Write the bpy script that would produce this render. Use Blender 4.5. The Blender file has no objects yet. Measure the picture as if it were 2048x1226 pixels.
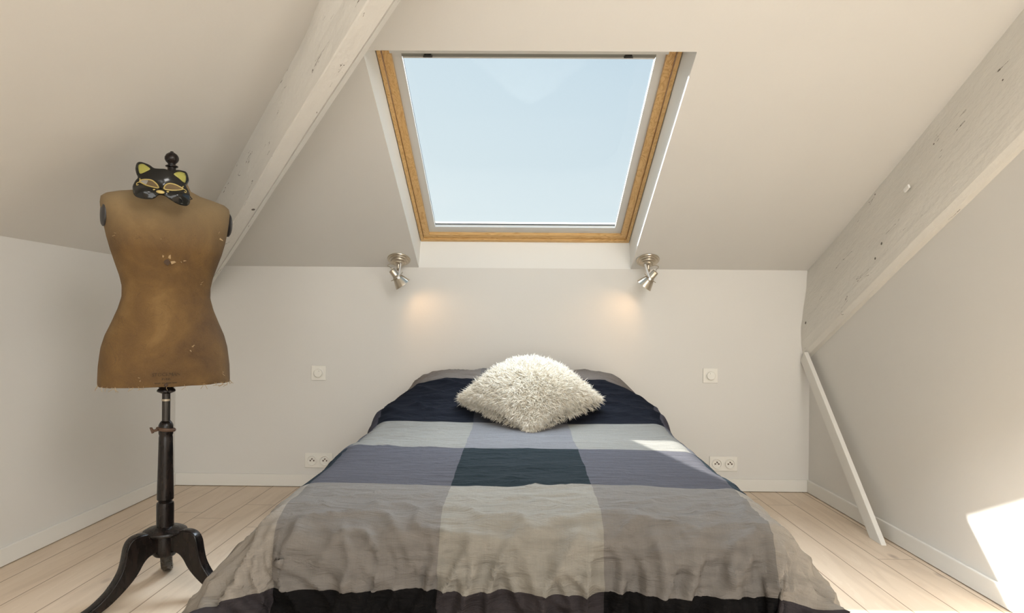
import bpy, bmesh, math, random
import numpy as np
from mathutils import Vector, Matrix, noise
from mathutils.geometry import delaunay_2d_cdt
random.seed(7); np.random.seed(7)
PI = math.pi
SC = bpy.context.scene
COL = SC.collection
V = Vector

# ------------------------------------------------------------------ camera
CAMX, CAMH = 0.0037, 0.91
yaw, pitch, roll = -0.0106, -0.0006, 0.0088
fw = V((math.sin(yaw)*math.cos(pitch), math.cos(yaw)*math.cos(pitch), math.sin(pitch)))
r0 = V((math.cos(yaw), -math.sin(yaw), 0)); u0 = r0.cross(fw)
rr = r0*math.cos(roll) + u0*math.sin(roll); uu = u0*math.cos(roll) - r0*math.sin(roll)
cd = bpy.data.cameras.new('camera'); cam = bpy.data.objects.new('camera', cd); COL.objects.link(cam)
cd.sensor_width = 36; cd.lens = 1329.87/2048*36; cd.shift_y = 34.4/2048; cd.clip_start = 0.02
cam.matrix_world = Matrix(((rr.x, uu.x, -fw.x, CAMX), (rr.y, uu.y, -fw.y, 0), (rr.z, uu.z, -fw.z, CAMH), (0, 0, 0, 1)))
SC.camera = cam

# ------------------------------------------------------------------ world, sun, sky light, added fill
w = bpy.data.worlds.new('sky'); SC.world = w; w.use_nodes = True
nt = w.node_tree; nt.nodes.clear()
tc = nt.nodes.new('ShaderNodeTexCoord'); sx = nt.nodes.new('ShaderNodeSeparateXYZ')
mx = nt.nodes.new('ShaderNodeMath'); mx.operation = 'MULTIPLY_ADD'; mx.inputs[1].default_value = 0.35
cr = nt.nodes.new('ShaderNodeValToRGB'); bg = nt.nodes.new('ShaderNodeBackground'); ow = nt.nodes.new('ShaderNodeOutputWorld')
nt.links.new(tc.outputs['Generated'], sx.inputs[0]); nt.links.new(sx.outputs['X'], mx.inputs[0]); nt.links.new(sx.outputs['Z'], mx.inputs[2])
e = cr.color_ramp.elements
e[0].position = 0.0; e[0].color = (.80, .88, .90, 1); e[1].position = .75; e[1].color = (.34, .52, .70, 1)
a = e.new(.10); a.color = (.78, .87, .90, 1)
a = e.new(.38); a.color = (.64, .76, .84, 1)
nt.links.new(mx.outputs[0], cr.inputs[0]); nt.links.new(cr.outputs[0], bg.inputs[0]); nt.links.new(bg.outputs[0], ow.inputs[0])
bg.inputs[1].default_value = 1.22

def sunlamp(name, d, strength, color, angle):
    l = bpy.data.lights.new(name, 'SUN'); l.energy = strength; l.color = color; l.angle = angle
    o = bpy.data.objects.new(name, l); COL.objects.link(o)
    o.rotation_euler = V(d).to_track_quat('-Z', 'Y').to_euler(); o.location = (-3, 6, 5); return o
sunlamp('sun', (.91, -1.0, -1.0), 25.0, (1.0, .965, .91), math.radians(.7))
sunlamp('sky_glow', (.05, -.68, -1.0), 27.0, (.80, .89, 1.0), math.radians(75))   # soft light of the sky dome above the roof window

def arealamp(name, loc, d, sx_, sy_, power, color):
    l = bpy.data.lights.new(name, 'AREA'); l.shape = 'RECTANGLE'; l.size = sx_; l.size_y = sy_; l.energy = power; l.color = color
    o = bpy.data.objects.new(name, l); COL.objects.link(o); o.location = loc
    o.rotation_euler = V(d).to_track_quat('-Z', 'Y').to_euler(); return o
arealamp('rear_fill', (.05, -2.14, 1.25), (0, 1, .02), 2.3, 1.9, 68, (1.0, .975, .93))  # added fill light, set in the unseen opening behind the camera
arealamp('overhead_fill', (1.15, -.6, 2.45), (-.9, .35, -1), 1.2, 1.5, 100, (1.0, .98, .95))  # added overhead fill behind the camera; the ceiling has no window here
SC.view_settings.view_transform = 'Standard'; SC.view_settings.look = 'None'
SC.view_settings.exposure = -0.22; SC.view_settings.gamma = 1; SC.view_settings.use_curve_mapping = False

# ------------------------------------------------------------------ node helpers
def mat(name, col=(.8, .8, .8), rough=.6, metal=0.0, **kw):
    m = bpy.data.materials.new(name); m.use_nodes = True
    b = m.node_tree.nodes['Principled BSDF']
    b.inputs['Base Color'].default_value = (*col, 1); b.inputs['Roughness'].default_value = rough; b.inputs['Metallic'].default_value = metal
    for k, v in kw.items(): b.inputs[k.replace('_', ' ')].default_value = v
    return m
class N:
    def __init__(s, m): s.m = m; s.t = m.node_tree; s.b = s.t.nodes['Principled BSDF']
    def n(s, typ, **kw):
        x = s.t.nodes.new('ShaderNode'+typ)
        for k, v in kw.items():
            if hasattr(x, k): setattr(x, k, v)
            else: x.inputs[k].default_value = v
        return x
    def l(s, a, b): s.t.links.new(a, b)
    def coord(s, scale=(1, 1, 1), out='Object', rot=(0, 0, 0)):
        t = s.n('TexCoord'); mp = s.n('Mapping'); mp.inputs['Scale'].default_value = scale; mp.inputs['Rotation'].default_value = rot
        s.l(t.outputs[out], mp.inputs[0]); return mp.outputs[0]
    def noise(s, vec, scale, detail=4, rough=.5, dist=0):
        x = s.n('TexNoise'); x.inputs['Scale'].default_value = scale; x.inputs['Detail'].default_value = detail
        x.inputs['Roughness'].default_value = rough; x.inputs['Distortion'].default_value = dist; s.l(vec, x.inputs['Vector']); return x.outputs['Fac']
    def ramp(s, fac, stops, interp='LINEAR'):
        x = s.n('ValToRGB'); x.color_ramp.interpolation = interp; el = x.color_ramp.elements
        while len(el) > 1: el.remove(el[-1])
        el[0].position = stops[0][0]; el[0].color = (*stops[0][1], 1)
        for p, c in stops[1:]: q = el.new(p); q.color = (*c, 1)
        s.l(fac, x.inputs[0]); return x.outputs[0]
    def math(s, op, a, b=None, c=None, clamp=False):
        x = s.n('Math', operation=op); x.use_clamp = clamp
        for i, v in enumerate((a, b, c)):
            if v is None: continue
            if isinstance(v, (int, float)): x.inputs[i].default_value = v
            else: s.l(v, x.inputs[i])
        return x.outputs[0]
    def mix(s, fac, a, b, mode='MIX'):
        x = s.n('Mix', data_type='RGBA', blend_type=mode)
        for i, v in ((0, fac), (6, a), (7, b)):
            if isinstance(v, (int, float)): x.inputs[i].default_value = v
            elif isinstance(v, tuple): x.inputs[i].default_value = (*v, 1)
            else: s.l(v, x.inputs[i])
        return x.outputs[2]
    def bump(s, h, strength=.3, dist=.01, prev=None):
        x = s.n('Bump'); x.inputs['Strength'].default_value = strength; x.inputs['Distance'].default_value = dist
        s.l(h, x.inputs['Height'])
        if prev: s.l(prev, x.inputs['Normal'])
        s.l(x.outputs[0], s.b.inputs['Normal']); return x.outputs[0]
    def col(s, c): s.l(c, s.b.inputs['Base Color'])

# ------------------------------------------------------------------ materials
def paint(name, c, bump=.12):
    m = mat(name, c, .75); n = N(m); v = n.coord()
    f = n.noise(v, 2.0, 3)
    n.col(n.mix(f, tuple(x*.975 for x in c), tuple(min(1, x*1.02) for x in c)))
    n.bump(n.noise(v, 90, 3), bump, .002); return m
M_wall = paint('wall_paint', (.70, .68, .64))
M_lining = paint('lining_paint', (.80, .79, .755), .06)
M_base = paint('baseboard_paint', (.76, .74, .69), .03)

def beam_paint(name, c, seed, cracks=1.0, thin=.012):
    m = mat(name, c, .7); n = N(m)
    v = n.coord((1, 1, 1)); vs = n.coord((1.1, 9, 9))
    big = n.noise(n.coord((1.5, 6, 6)), 4, 5, .6)
    w_ = n.n('TexNoise'); w_.noise_dimensions = '4D'; w_.inputs['W'].default_value = seed; w_.inputs['Scale'].default_value = 2.6; w_.inputs['Detail'].default_value = 5
    n.l(vs, w_.inputs['Vector'])
    d = n.math('ABSOLUTE', n.math('SUBTRACT', w_.outputs[0], .5))
    line = n.math('LESS_THAN', d, thin*.32)
    mask = n.math('GREATER_THAN', n.noise(n.coord((1.0, 3, 3)), 5.5+seed*.1, 2), .60 if cracks >= 1 else .63)
    crack = n.math('MULTIPLY', line, mask)
    vo = n.n('TexVoronoi'); vo.inputs['Scale'].default_value = 17; n.l(n.coord((.8, 1, 1)), vo.inputs['Vector'])
    sep = n.n('SeparateColor'); n.l(vo.outputs['Color'], sep.inputs[0])
    spot = n.math('MULTIPLY', n.math('LESS_THAN', vo.outputs['Distance'], n.math('MULTIPLY_ADD', sep.outputs[1], .09, .05)), n.math('GREATER_THAN', sep.outputs[0], .80))
    dark = n.math('MAXIMUM', crack, spot)
    base = n.mix(big, tuple(x*.93 for x in c), tuple(min(1, x*1.05) for x in c))
    n.col(n.mix(dark, base, (.13, .11, .09)))
    hh = n.math('SUBTRACT', n.math('ADD', n.math('MULTIPLY', big, .7), n.math('MULTIPLY', n.noise(v, 45, 5), .35)), n.math('MULTIPLY', dark, .5))
    n.bump(hh, .55, .012); return m
M_beamL = beam_paint('painted_old_timber', (.72, .70, .655), 3.0)
M_beamR = beam_paint('painted_plastered_timber', (.70, .675, .62), 8.0, .7)

def pine(name, axis):
    sc = {'v': (9, 1.3, 9), 'u': (1.3, 9, 9)}[axis]
    m = mat(name, (.6, .4, .2), .42); n = N(m); v = n.coord(sc)
    f = n.noise(v, 2.2, 3, .5, 1.2)
    g = n.math('FRACT', n.math('MULTIPLY', f, 9.0))
    c = n.ramp(g, [(0, (.56, .335, .12)), (.35, (.66, .42, .175)), (.75, (.69, .455, .20)), (1, (.50, .27, .085))])
    n.col(c); n.bump(g, .06, .002); return m
M_pineV = pine('pine_wood_side', 'v'); M_pineU = pine('pine_wood_rail', 'u')
M_bead = mat('white_lacquered_metal', (.62, .62, .60), .45)
M_gasket = mat('black_gasket', (.03, .03, .03), .6)
M_slot = mat('dark_grey_slot', (.22, .22, .20), .6)
M_glass = bpy.data.materials.new('window_glass'); M_glass.use_nodes = True
g = M_glass.node_tree; g.nodes.clear()
tr = g.nodes.new('ShaderNodeBsdfTransparent'); tr.inputs[0].default_value = (.965, .98, .98, 1)
gl = g.nodes.new('ShaderNodeBsdfGlossy'); gl.inputs['Roughness'].default_value = .02
fr = g.nodes.new('ShaderNodeLayerWeight'); fr.inputs[0].default_value = .03
mi = g.nodes.new('ShaderNodeMixShader'); om = g.nodes.new('ShaderNodeOutputMaterial')
g.links.new(fr.outputs['Facing'], mi.inputs[0]); g.links.new(tr.outputs[0], mi.inputs[1]); g.links.new(gl.outputs[0], mi.inputs[2]); g.links.new(mi.outputs[0], om.inputs[0])

M_nickel = mat('brushed_nickel', (.56, .50, .41), .30, 1.0)
n = N(M_nickel); n.bump(n.noise(n.coord((1, 1, 30)), 60, 2), .05, .001)
M_chrome = mat('satin_white_metal', (.80, .80, .80), .35, .3)
M_bulb = mat('warm_bulb', (1, .9, .7), .4); N(M_bulb).b.inputs['Emission Color'].default_value = (1, .62, .3, 1); N(M_bulb).b.inputs['Emission Strength'].default_value = 6
M_plate = mat('white_switch_plastic', (.80, .775, .71), .38)
M_hole = mat('socket_hole', (.10, .06, .045), .7)
M_pin = mat('brass_earth_pin', (.55, .50, .40), .3, 1.0)

# floor boards run along y
M_floor = mat('oak_boards', (.6, .45, .32), .45); n = N(M_floor)
tcn = n.n('TexCoord'); sp = n.n('SeparateXYZ'); n.l(tcn.outputs['Object'], sp.inputs[0])
PW = .1452
xi = n.math('DIVIDE', n.math('ADD', sp.outputs['X'], 1.779+PW*20), PW)
fi = n.math('FLOOR', xi); fx = n.math('FRACT', xi)
wn = n.n('TexWhiteNoise', noise_dimensions='1D'); n.l(fi, wn.inputs['W'])
yy = n.math('DIVIDE', n.math('ADD', sp.outputs['Y'], n.math('MULTIPLY', wn.outputs['Value'], 2.1)), 1.9)
fy = n.math('FRACT', yy); iy = n.math('FLOOR', yy)
wn2 = n.n('TexWhiteNoise', noise_dimensions='2D'); cx_ = n.n('CombineXYZ'); n.l(fi, cx_.inputs[0]); n.l(iy, cx_.inputs[1]); n.l(cx_.outputs[0], wn2.inputs['Vector'])
off = n.n('CombineXYZ'); n.l(n.math('MULTIPLY', wn2.outputs['Value'], 37.0), off.inputs[2]); n.l(n.math('MULTIPLY', wn2.outputs['Value'], 11.0), off.inputs[1])
ad = n.n('VectorMath', operation='ADD'); n.l(tcn.outputs['Object'], ad.inputs[0]); n.l(off.outputs[0], ad.inputs[1])
mp = n.n('Mapping'); mp.inputs['Scale'].default_value = (9, .9, 9); n.l(ad.outputs[0], mp.inputs[0])
gr = n.noise(mp.outputs[0], 2.0, 5, .55, 1.0)
ringed = n.math('FRACT', n.math('MULTIPLY', gr, 7.0))
fine = n.noise(n.coord((60, 2.5, 60)), 3, 3)
c = n.ramp(gr, [(.25, (.55, .43, .315)), (.5, (.68, .55, .415)), (.75, (.74, .615, .48))])
c = n.mix(n.math('MULTIPLY', ringed, .22), c, (.54, .41, .29))
c = n.mix(n.math('MULTIPLY', fine, .25), c, (.72, .60, .47))
c = n.mix(n.math('MULTIPLY', wn2.outputs['Value'], .22), c, (.58, .455, .345))
vo = n.n('TexVoronoi'); vo.inputs['Scale'].default_value = 2.6; mp2 = n.n('Mapping'); mp2.inputs['Scale'].default_value = (2.2, 1, 1); n.l(ad.outputs[0], mp2.inputs[0]); n.l(mp2.outputs[0], vo.inputs['Vector'])
knot = n.ramp(vo.outputs['Distance'], [(0, (1, 1, 1)), (.045, (.8, .8, .8)), (.11, (0, 0, 0))])
c = n.mix(n.math('MULTIPLY', knot, .7), c, (.24, .16, .12))
gap = n.math('MAXIMUM', n.math('LESS_THAN', n.math('MINIMUM', fx, n.math('SUBTRACT', 1.0, fx)), .0125),
             n.math('LESS_THAN', n.math('MINIMUM', fy, n.math('SUBTRACT', 1.0, fy)), .0008))
c = n.mix(n.math('MULTIPLY', gap, .85), c, (.16, .09, .045)); n.col(c)
n.bump(n.math('SUBTRACT', n.math('MULTIPLY', gr, .2), gap), .25, .002)

M_blackwood = mat('black_lacquered_wood', (.018, .013, .011), .28); n = N(M_blackwood)
f = n.noise(n.coord((1, 1, .25)), 60, 4); n.col(n.ramp(f, [(.35, (.006, .005, .0045)), (.66, (.014, .009, .007)), (.80, (.06, .035, .022))]))
n.b.inputs['Specular IOR Level'].default_value = .3; n.l(n.math('MULTIPLY_ADD', f, .35, .10), n.b.inputs['Roughness']); n.bump(f, .12, .002)
M_rod = mat('dark_metal_rod', (.05, .045, .04), .35, .8)
M_ring = mat('worn_metal_ring', (.45, .38, .28), .4, .5)
M_leather = mat('brown_leather', (.085, .045, .025), .55); n = N(M_leather); n.bump(n.noise(n.coord(), 120, 4), .4, .002)
M_cap = mat('black_armhole_cap', (.035, .033, .033), .5)

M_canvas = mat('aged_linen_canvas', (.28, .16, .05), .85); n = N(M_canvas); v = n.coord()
big = n.noise(v, 5.5, 6, .6, .4); sp_ = n.n('SeparateXYZ'); n.l(v, sp_.inputs[0])
c = n.ramp(big, [(.34, (.060, .026, .0045)), (.46, (.092, .044, .0085)), (.56, (.125, .064, .014)), (.70, (.19, .108, .033))])
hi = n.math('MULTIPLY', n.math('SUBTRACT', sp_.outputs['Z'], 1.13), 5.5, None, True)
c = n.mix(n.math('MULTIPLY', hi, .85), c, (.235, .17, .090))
st = n.noise(n.coord((1, 1, 1)), 9, 2, .5, 2.0)
edge = n.math('MULTIPLY', n.math('LESS_THAN', n.math('ABSOLUTE', n.math('SUBTRACT', st, .60)), .006), n.math('LESS_THAN', hi, .3))
c = n.mix(n.math('MULTIPLY', edge, .35), c, (.06, .025, .007))
wv = n.noise(n.coord((1, 1, 6)), 160, 2); wv2 = n.noise(n.coord((6, 6, 1)), 160, 2)
c = n.mix(n.math('MULTIPLY', n.math('MULTIPLY', wv, wv2), .3), c, (.32, .22, .105)); n.col(c)
n.bump(n.math('ADD', n.math('ADD', wv, wv2), n.math('MULTIPLY', n.noise(v, 14, 4), 1.8)), .35, .004)
M_fray = mat('frayed_canvas', (.36, .25, .13), .9)
M_under = mat('torn_dark_lining', (.06, .035, .02), .9)
M_ink = mat('faded_ink', (.05, .03, .012), .9)

M_maskblack = mat('glossy_black_plastic', (.006, .006, .005), .14); N(M_maskblack).b.inputs['Specular IOR Level'].default_value = .4
M_gold = mat('gold_paint', (.44, .34, .12), .4, .2)
M_yellow = mat('yellow_ear_paint', (.30, .285, .065), .3)
M_maskin = mat('mask_strap', (.02, .018, .016), .7)

# fabric check pattern driven by the cloth's own UV (metres along the cloth)
M_duvet = mat('checked_cotton', (.5, .5, .5), .85); n = N(M_duvet)
uvn = n.n('UVMap'); su = n.n('SeparateXYZ'); n.l(uvn.outputs[0], su.inputs[0])
wob = n.noise(uvn.outputs[0], 5, 2)
wob = n.math('MULTIPLY', n.math('SUBTRACT', wob, .5), .02)
U = n.math('ADD', su.outputs[0], wob); Vv = n.math('DIVIDE', n.math('ADD', su.outputs[1], wob), 4.0)
B = [0.0]                                  # filled below from the centre profile
def vramp(stops): return n.ramp(Vv, stops, 'CONSTANT')

M_fur = mat('cream_faux_fur', (.86, .81, .70), .8); n2 = N(M_fur)
oi = n2.n('TexCoord'); ff = n2.noise(oi.outputs['Object'], 9, 3)
f3 = n2.noise(oi.outputs['Object'], 85, 2)
n2.col(n2.mix(n2.math('MULTIPLY', n2.math('SUBTRACT', f3, .36), 2.6, None, True), (.68, .60, .47), n2.mix(ff, (.90, .86, .76), (.96, .94, .87))))
try: n2.b.inputs['Subsurface Weight'].default_value = .0
except Exception: pass
M_mattress = mat('white_mattress_cloth', (.7, .7, .68), .8)
M_bedwood = mat('dark_bed_frame', (.06, .045, .035), .5)

# ------------------------------------------------------------------ mesh helpers
def obj(name, me, m=None, parent=None, smooth=False):
    if isinstance(me, bmesh.types.BMesh):
        bmesh.ops.recalc_face_normals(me, faces=me.faces)
        d = bpy.data.meshes.new(name); me.to_mesh(d); me.free(); me = d
    o = bpy.data.objects.new(name, me); COL.objects.link(o)
    if m is not None:
        for x in (m if isinstance(m, (list, tuple)) else [m]): me.materials.append(x)
    if smooth:
        for p in me.polygons: p.use_smooth = True
        if len(me.polygons) < 9000: me.set_sharp_from_angle(angle=math.radians(38))
    if parent: o.parent = parent
    return o
def tag(o, label=None, cat=None, group=None, kind=None):
    for k, v in (('label', label), ('category', cat), ('group', group), ('kind', kind)):
        if v: o[k] = v
    return o
def empty(name, loc=(0, 0, 0)):
    o = bpy.data.objects.new(name, None); COL.objects.link(o); o.location = loc; o.empty_display_size = .1; return o
def faces(vs, fs):
    d = bpy.data.meshes.new('m'); d.from_pydata([tuple(v) for v in vs], [], fs); d.update(); return d
def box(bm, c, s, rot=None, bev=0):
    mtx = Matrix.Translation(c) @ (rot.to_4x4() if rot else Matrix()) @ Matrix.Diagonal((*s, 1))
    r = bmesh.ops.create_cube(bm, size=1, matrix=mtx)
    if bev: bmesh.ops.bevel(bm, geom=list({e for v in r['verts'] for e in v.link_edges}), offset=bev, segments=2, affect='EDGES', profile=.5)
def lathe(bm, prof, M=Matrix(), seg=40):
    rings = []
    for r, z in prof:
        if r < 1e-6: rings.append([bm.verts.new(M @ V((0, 0, z)))])
        else: rings.append([bm.verts.new(M @ V((r*math.cos(2*PI*i/seg), r*math.sin(2*PI*i/seg), z))) for i in range(seg)])
    for a, b in zip(rings, rings[1:]):
        for i in range(seg):
            j = (i+1) % seg
            if len(a) == 1 and len(b) == 1: continue
            if len(a) == 1: bm.faces.new((a[0], b[i], b[j]))
            elif len(b) == 1: bm.faces.new((a[i], a[j], b[0]))
            else: bm.faces.new((a[i], a[j], b[j], b[i]))
def tube(bm, pts, r, seg=8, closed=False, flat=1.0, radii=None):
    pts = [V(p) for p in pts]; n_ = len(pts); rings = []; up = V((0, 0, 1)); prev = None
    for i, p in enumerate(pts):
        if closed: t = pts[(i+1) % n_] - pts[i-1]
        else: t = pts[min(i+1, n_-1)] - pts[max(i-1, 0)]
        t.normalize()
        a = prev if prev else (up if abs(t.dot(up)) < .9 else V((1, 0, 0)))
        s = (a - t*a.dot(t)); s.normalize(); prev = s; q = t.cross(s)
        R_ = radii[i] if radii else r
        rings.append([bm.verts.new(p + s*R_*math.cos(2*PI*k/seg) + q*R_*flat*math.sin(2*PI*k/seg)) for k in range(seg)])
    m_ = n_ if closed else n_-1
    for i in range(m_):
        a, b = rings[i], rings[(i+1) % n_]
        for k in range(seg): bm.faces.new((a[k], a[(k+1) % seg], b[(k+1) % seg], b[k]))
    if not closed: bm.faces.new(rings[0]); bm.faces.new(rings[-1][::-1])
def align(d, loc=(0, 0, 0)):        # matrix taking +z to d
    return Matrix.Translation(loc) @ V(d).to_track_quat('Z', 'Y').to_matrix().to_4x4()
def smoothstep(a, b, x):
    t = max(0, min(1, (x-a)/(b-a))); return t*t*(3-2*t)
def catmull(pts, n=8, closed=False):
    P = [V(p) for p in pts]; out = []; N_ = len(P)
    for i in range(N_ if closed else N_-1):
        if closed: a, b, c_, d = P[i-1], P[i], P[(i+1) % N_], P[(i+2) % N_]
        else: a, b, c_, d = P[max(i-1, 0)], P[i], P[i+1], P[min(i+2, N_-1)]
        for k in range(n):
            t = k/n
            out.append(.5*((2*b)+(-a+c_)*t+(2*a-5*b+4*c_-d)*t*t+(-a+3*b-3*c_+d)*t**3))
    if not closed: out.append(P[-1])
    return out

# ------------------------------------------------------------------ the room
XL, XR, D, HC, SL = -1.892, 1.595, 3.655, 1.213, .4812
YF = -2.2; PH = .52; HR = 2.75
th = math.atan(SL); CT, ST = math.cos(th), math.sin(th)
OXL, OXR, OYT = -.551, .613, 2.315
def zc(x, y):
    k = max(0, min(1, (x-.75)/(XR-.75))); s = 1-math.exp(-max(0, D-y)/.7)
    return HC+(D-y)*SL - .062*k*k*s
def struct(name, me, m, parent=None, smooth=False):
    o = obj(name, me, m, parent, smooth)
    if not parent: o['kind'] = 'structure'
    return o
struct('floor', faces([(XL, YF, 0), (XR, YF, 0), (XR, D, 0), (XL, D, 0)], [(0, 1, 2, 3)]), M_floor)
bm = bmesh.new(); box(bm, ((XL+XR)/2, D+.05, HC/2), (XR-XL+.2, .1, HC)); struct('wall_back', bm, M_wall)
bm = bmesh.new(); box(bm, (XL-.05, (D+YF)/2, HC/2), (.1, D-YF, HC)); struct('wall_left', bm, M_wall)
bm = bmesh.new(); vs = [(YF, 0), (D, 0), (D, HC+.02), (.46, HR+.02), (YF, HR+.02)]
a_ = [bm.verts.new((XR, y, z)) for y, z in vs]; b_ = [bm.verts.new((XR+.1, y, z)) for y, z in vs]
bm.faces.new(a_); bm.faces.new(b_)
for i in range(5): bm.faces.new((a_[i], a_[(i+1) % 5], b_[(i+1) % 5], b_[i]))
struct('wall_right', bm, M_wall)
# ceiling: back slope around the roof window, left slope, flat strip
vs, fs = [], []
def addf(p):
    k = len(vs); vs.extend(p); fs.append(tuple(range(k, k+len(p))))
hipx = lambda y: XL+.925*(D-y)
addf([(XL, D, HC), (OXL, D, HC), (OXL, OYT, zc(0, OYT)), (hipx(OYT), OYT, zc(0, OYT))])
yh = D-(OXR-XL)/.925
addf([(hipx(OYT), OYT, zc(0, OYT)), (OXR, OYT, zc(0, OYT)), (OXR, yh, zc(0, yh))])
gx = [OXR+(XR+.02-OXR)*i/12 for i in range(13)]; gy = [D, *[D-(D-OYT)*i/14 for i in range(1, 14)], OYT, *[OYT-(OYT-.46)*i/10 for i in range(1, 11)]]
for i in range(12):
    for j in range(len(gy)-1):
        addf([(gx[i], gy[j], zc(gx[i], gy[j])), (gx[i+1], gy[j], zc(gx[i+1], gy[j])), (gx[i+1], gy[j+1], zc(gx[i+1], gy[j+1])), (gx[i], gy[j+1], zc(gx[i], gy[j+1]))])
xh = XL+(HR-HC)/PH
addf([(XL, D, HC), (xh, .46, HR), (xh, YF, HR), (XL, YF, HC)])
addf([(xh, .46, HR), (XR+.02, .46, HR), (XR+.02, YF, HR), (xh, YF, HR)])
struct('ceiling', faces(vs, fs), M_wall)
# wall behind the camera with an unseen glazed opening added for the fill light
wx0, wx1, wz0, wz1 = -1.1, 1.2, .3, 2.2
bm = bmesh.new()
def quadxz(x0, x1, z0, z1, z1b=None):
    z1b = z1 if z1b is None else z1b
    bm.faces.new([bm.verts.new(p) for p in ((x0, YF, z0), (x1, YF, z0), (x1, YF, z1b), (x0, YF, z1))])
quadxz(XL, XR, 0, wz0); quadxz(XL, wx0, wz0, HC, HC+(wx0-XL)*PH); quadxz(wx1, XR, wz0, HR)
quadxz(wx0, wx1, wz1, HR)
struct('wall_front', bm, M_wall)
win2 = empty('window_2', ((wx0+wx1)/2, YF, wz0)); win2['kind'] = 'structure'
bm = bmesh.new()
for x in (wx0-win2.location.x+.03, 0, wx1-win2.location.x-.03): box(bm, (x, -.02, (wz1-wz0)/2), (.06, .06, wz1-wz0))
for z in (.03, wz1-wz0-.03): box(bm, (0, -.02, z), (wx1-wx0, .06, .06))
obj('window_frame', bm, M_bead, win2)
bm = bmesh.new(); box(bm, (0, -.03, (wz1-wz0)/2), (wx1-wx0, .006, wz1-wz0)); obj('pane', bm, M_glass, win2)

# baseboards
BH, BT = .066, .013
def board(name, c, s):
    bm = bmesh.new(); box(bm, c, s, bev=.002); return struct(name, bm, M_base)
board('baseboard_back', ((XL+XR)/2, D-BT/2, BH/2+.003), (XR-XL, BT, BH))
board('baseboard_left', (XL+BT/2, (D+YF)/2, BH/2+.003), (BT, D-YF-.03, BH))
board('baseboard_right', (XR-BT/2, (D+YF)/2, BH/2+.003), (BT, D-YF-.03, BH))

# ------------------------------------------------------------------ roof window
XW = .031
win = empty('window_1', (XW, D, HC)); win['kind'] = 'structure'
WM = Matrix(((1, 0, 0), (0, -CT, ST), (0, ST, CT)))        # local (u, v, n) -> room
def wp(u, v, n_): return WM @ V((u, v, n_))
a_, b_ = OXL-XW, OXR-XW; vt = (D-OYT)/CT
# plastered lining
vs = [(a_, 0, 0), (b_, 0, 0)]
N0 = .133; vB = N0*SL
LU = .5735
L = []
def q4(*p): L.append(p)
q4(wp(a_, 0, 0), wp(a_, vt, 0), wp(-LU, 1.478, N0), wp(-LU, vB, N0))
q4(wp(-LU, vB, N0), wp(-LU, 1.478, N0), wp(-LU, 1.478, .26), wp(-LU, vB, .26))
q4(wp(b_, 0, 0), wp(b_, vt, 0), wp(LU, 1.478, N0), wp(LU, vB, N0))
q4(wp(LU, vB, N0), wp(LU, 1.478, N0), wp(LU, 1.478, .26), wp(LU, vB, .26))
q4(wp(a_, 0, 0), wp(b_, 0, 0), wp(LU, vB, N0), wp(-LU, vB, N0))
q4(wp(-LU, vB, N0), wp(LU, vB, N0), wp(LU, vB, .26), wp(-LU, vB, .26))
q4(wp(a_, vt, 0), wp(b_, vt, 0), wp(LU, 1.478, N0), wp(-LU, 1.478, N0))
q4(wp(-LU, 1.478, N0), wp(LU, 1.478, N0), wp(LU, 1.478, .26), wp(-LU, 1.478, .26))
vs = [p for f_ in L for p in f_]
obj('lining', faces(vs, [tuple(range(i*4, i*4+4)) for i in range(len(L))]), M_lining, win)
def bar(bm, poly, n0, n1):      # prism from a (u,v) quad
    lo = [bm.verts.new(wp(u, v, n0)) for u, v in poly]; hi_ = [bm.verts.new(wp(u, v, n1)) for u, v in poly]
    bm.faces.new(lo); bm.faces.new(hi_); k = len(poly)
    for i in range(k): bm.faces.new((lo[i], lo[(i+1) % k], hi_[(i+1) % k], hi_[i]))
def ring(name, U_, v0, v1, ws, wb, wt, n0, n1, mats, parent, sides='LRBT', bev=.0015):
    o_ = []
    for s, poly, mt in (('L', [(-U_, v0), (-U_+ws, v0+wb), (-U_+ws, v1-wt), (-U_, v1)], 0), ('R', [(U_, v0), (U_-ws, v0+wb), (U_-ws, v1-wt), (U_, v1)], 0),
                        ('B', [(-U_, v0), (U_, v0), (U_-ws, v0+wb), (-U_+ws, v0+wb)], 1), ('T', [(-U_, v1), (U_, v1), (U_-ws, v1-wt), (-U_+ws, v1-wt)], 1)):
        bm = bmesh.new(); bar(bm, poly, n0, n1)
        o_.append((bm, mt))
    # one mesh per ring, two grain directions
    me_all = bmesh.new()
    for bm, mt in o_:
        for f_ in bm.faces: f_.material_index = mt
        tmp = bpy.data.meshes.new('t'); bm.to_mesh(tmp); bm.free(); k = len(me_all.faces); me_all.from_mesh(tmp); bpy.data.meshes.remove(tmp)
    return obj(name, me_all, mats, parent)
V0, V1 = vB, 1.464
ring('window_frame', .570, V0, V1, .0155, .020, .03, .128, .212, [M_pineV, M_pineU], win)
sash = ring('sash', .5515, V0+.023, V1-.03, .031, .030, .04, .138, .205, [M_pineV, M_pineU], win)
bead = ring('glazing_bead', .5200, V0+.054, V1-.07, .037, .050, .05, .155, .177, [M_bead, M_bead], win)
ring('gasket', .4845, V0+.1035, V1-.118, .0022, .003, .003, .170, .176, [M_gasket, M_gasket], win)
bm = bmesh.new(); bar(bm, [(-.484, V0+.103), (.484, V0+.103), (.484, V1-.12), (-.484, V1-.12)], .172, .175)
obj('pane', bm, M_glass, win)
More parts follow.
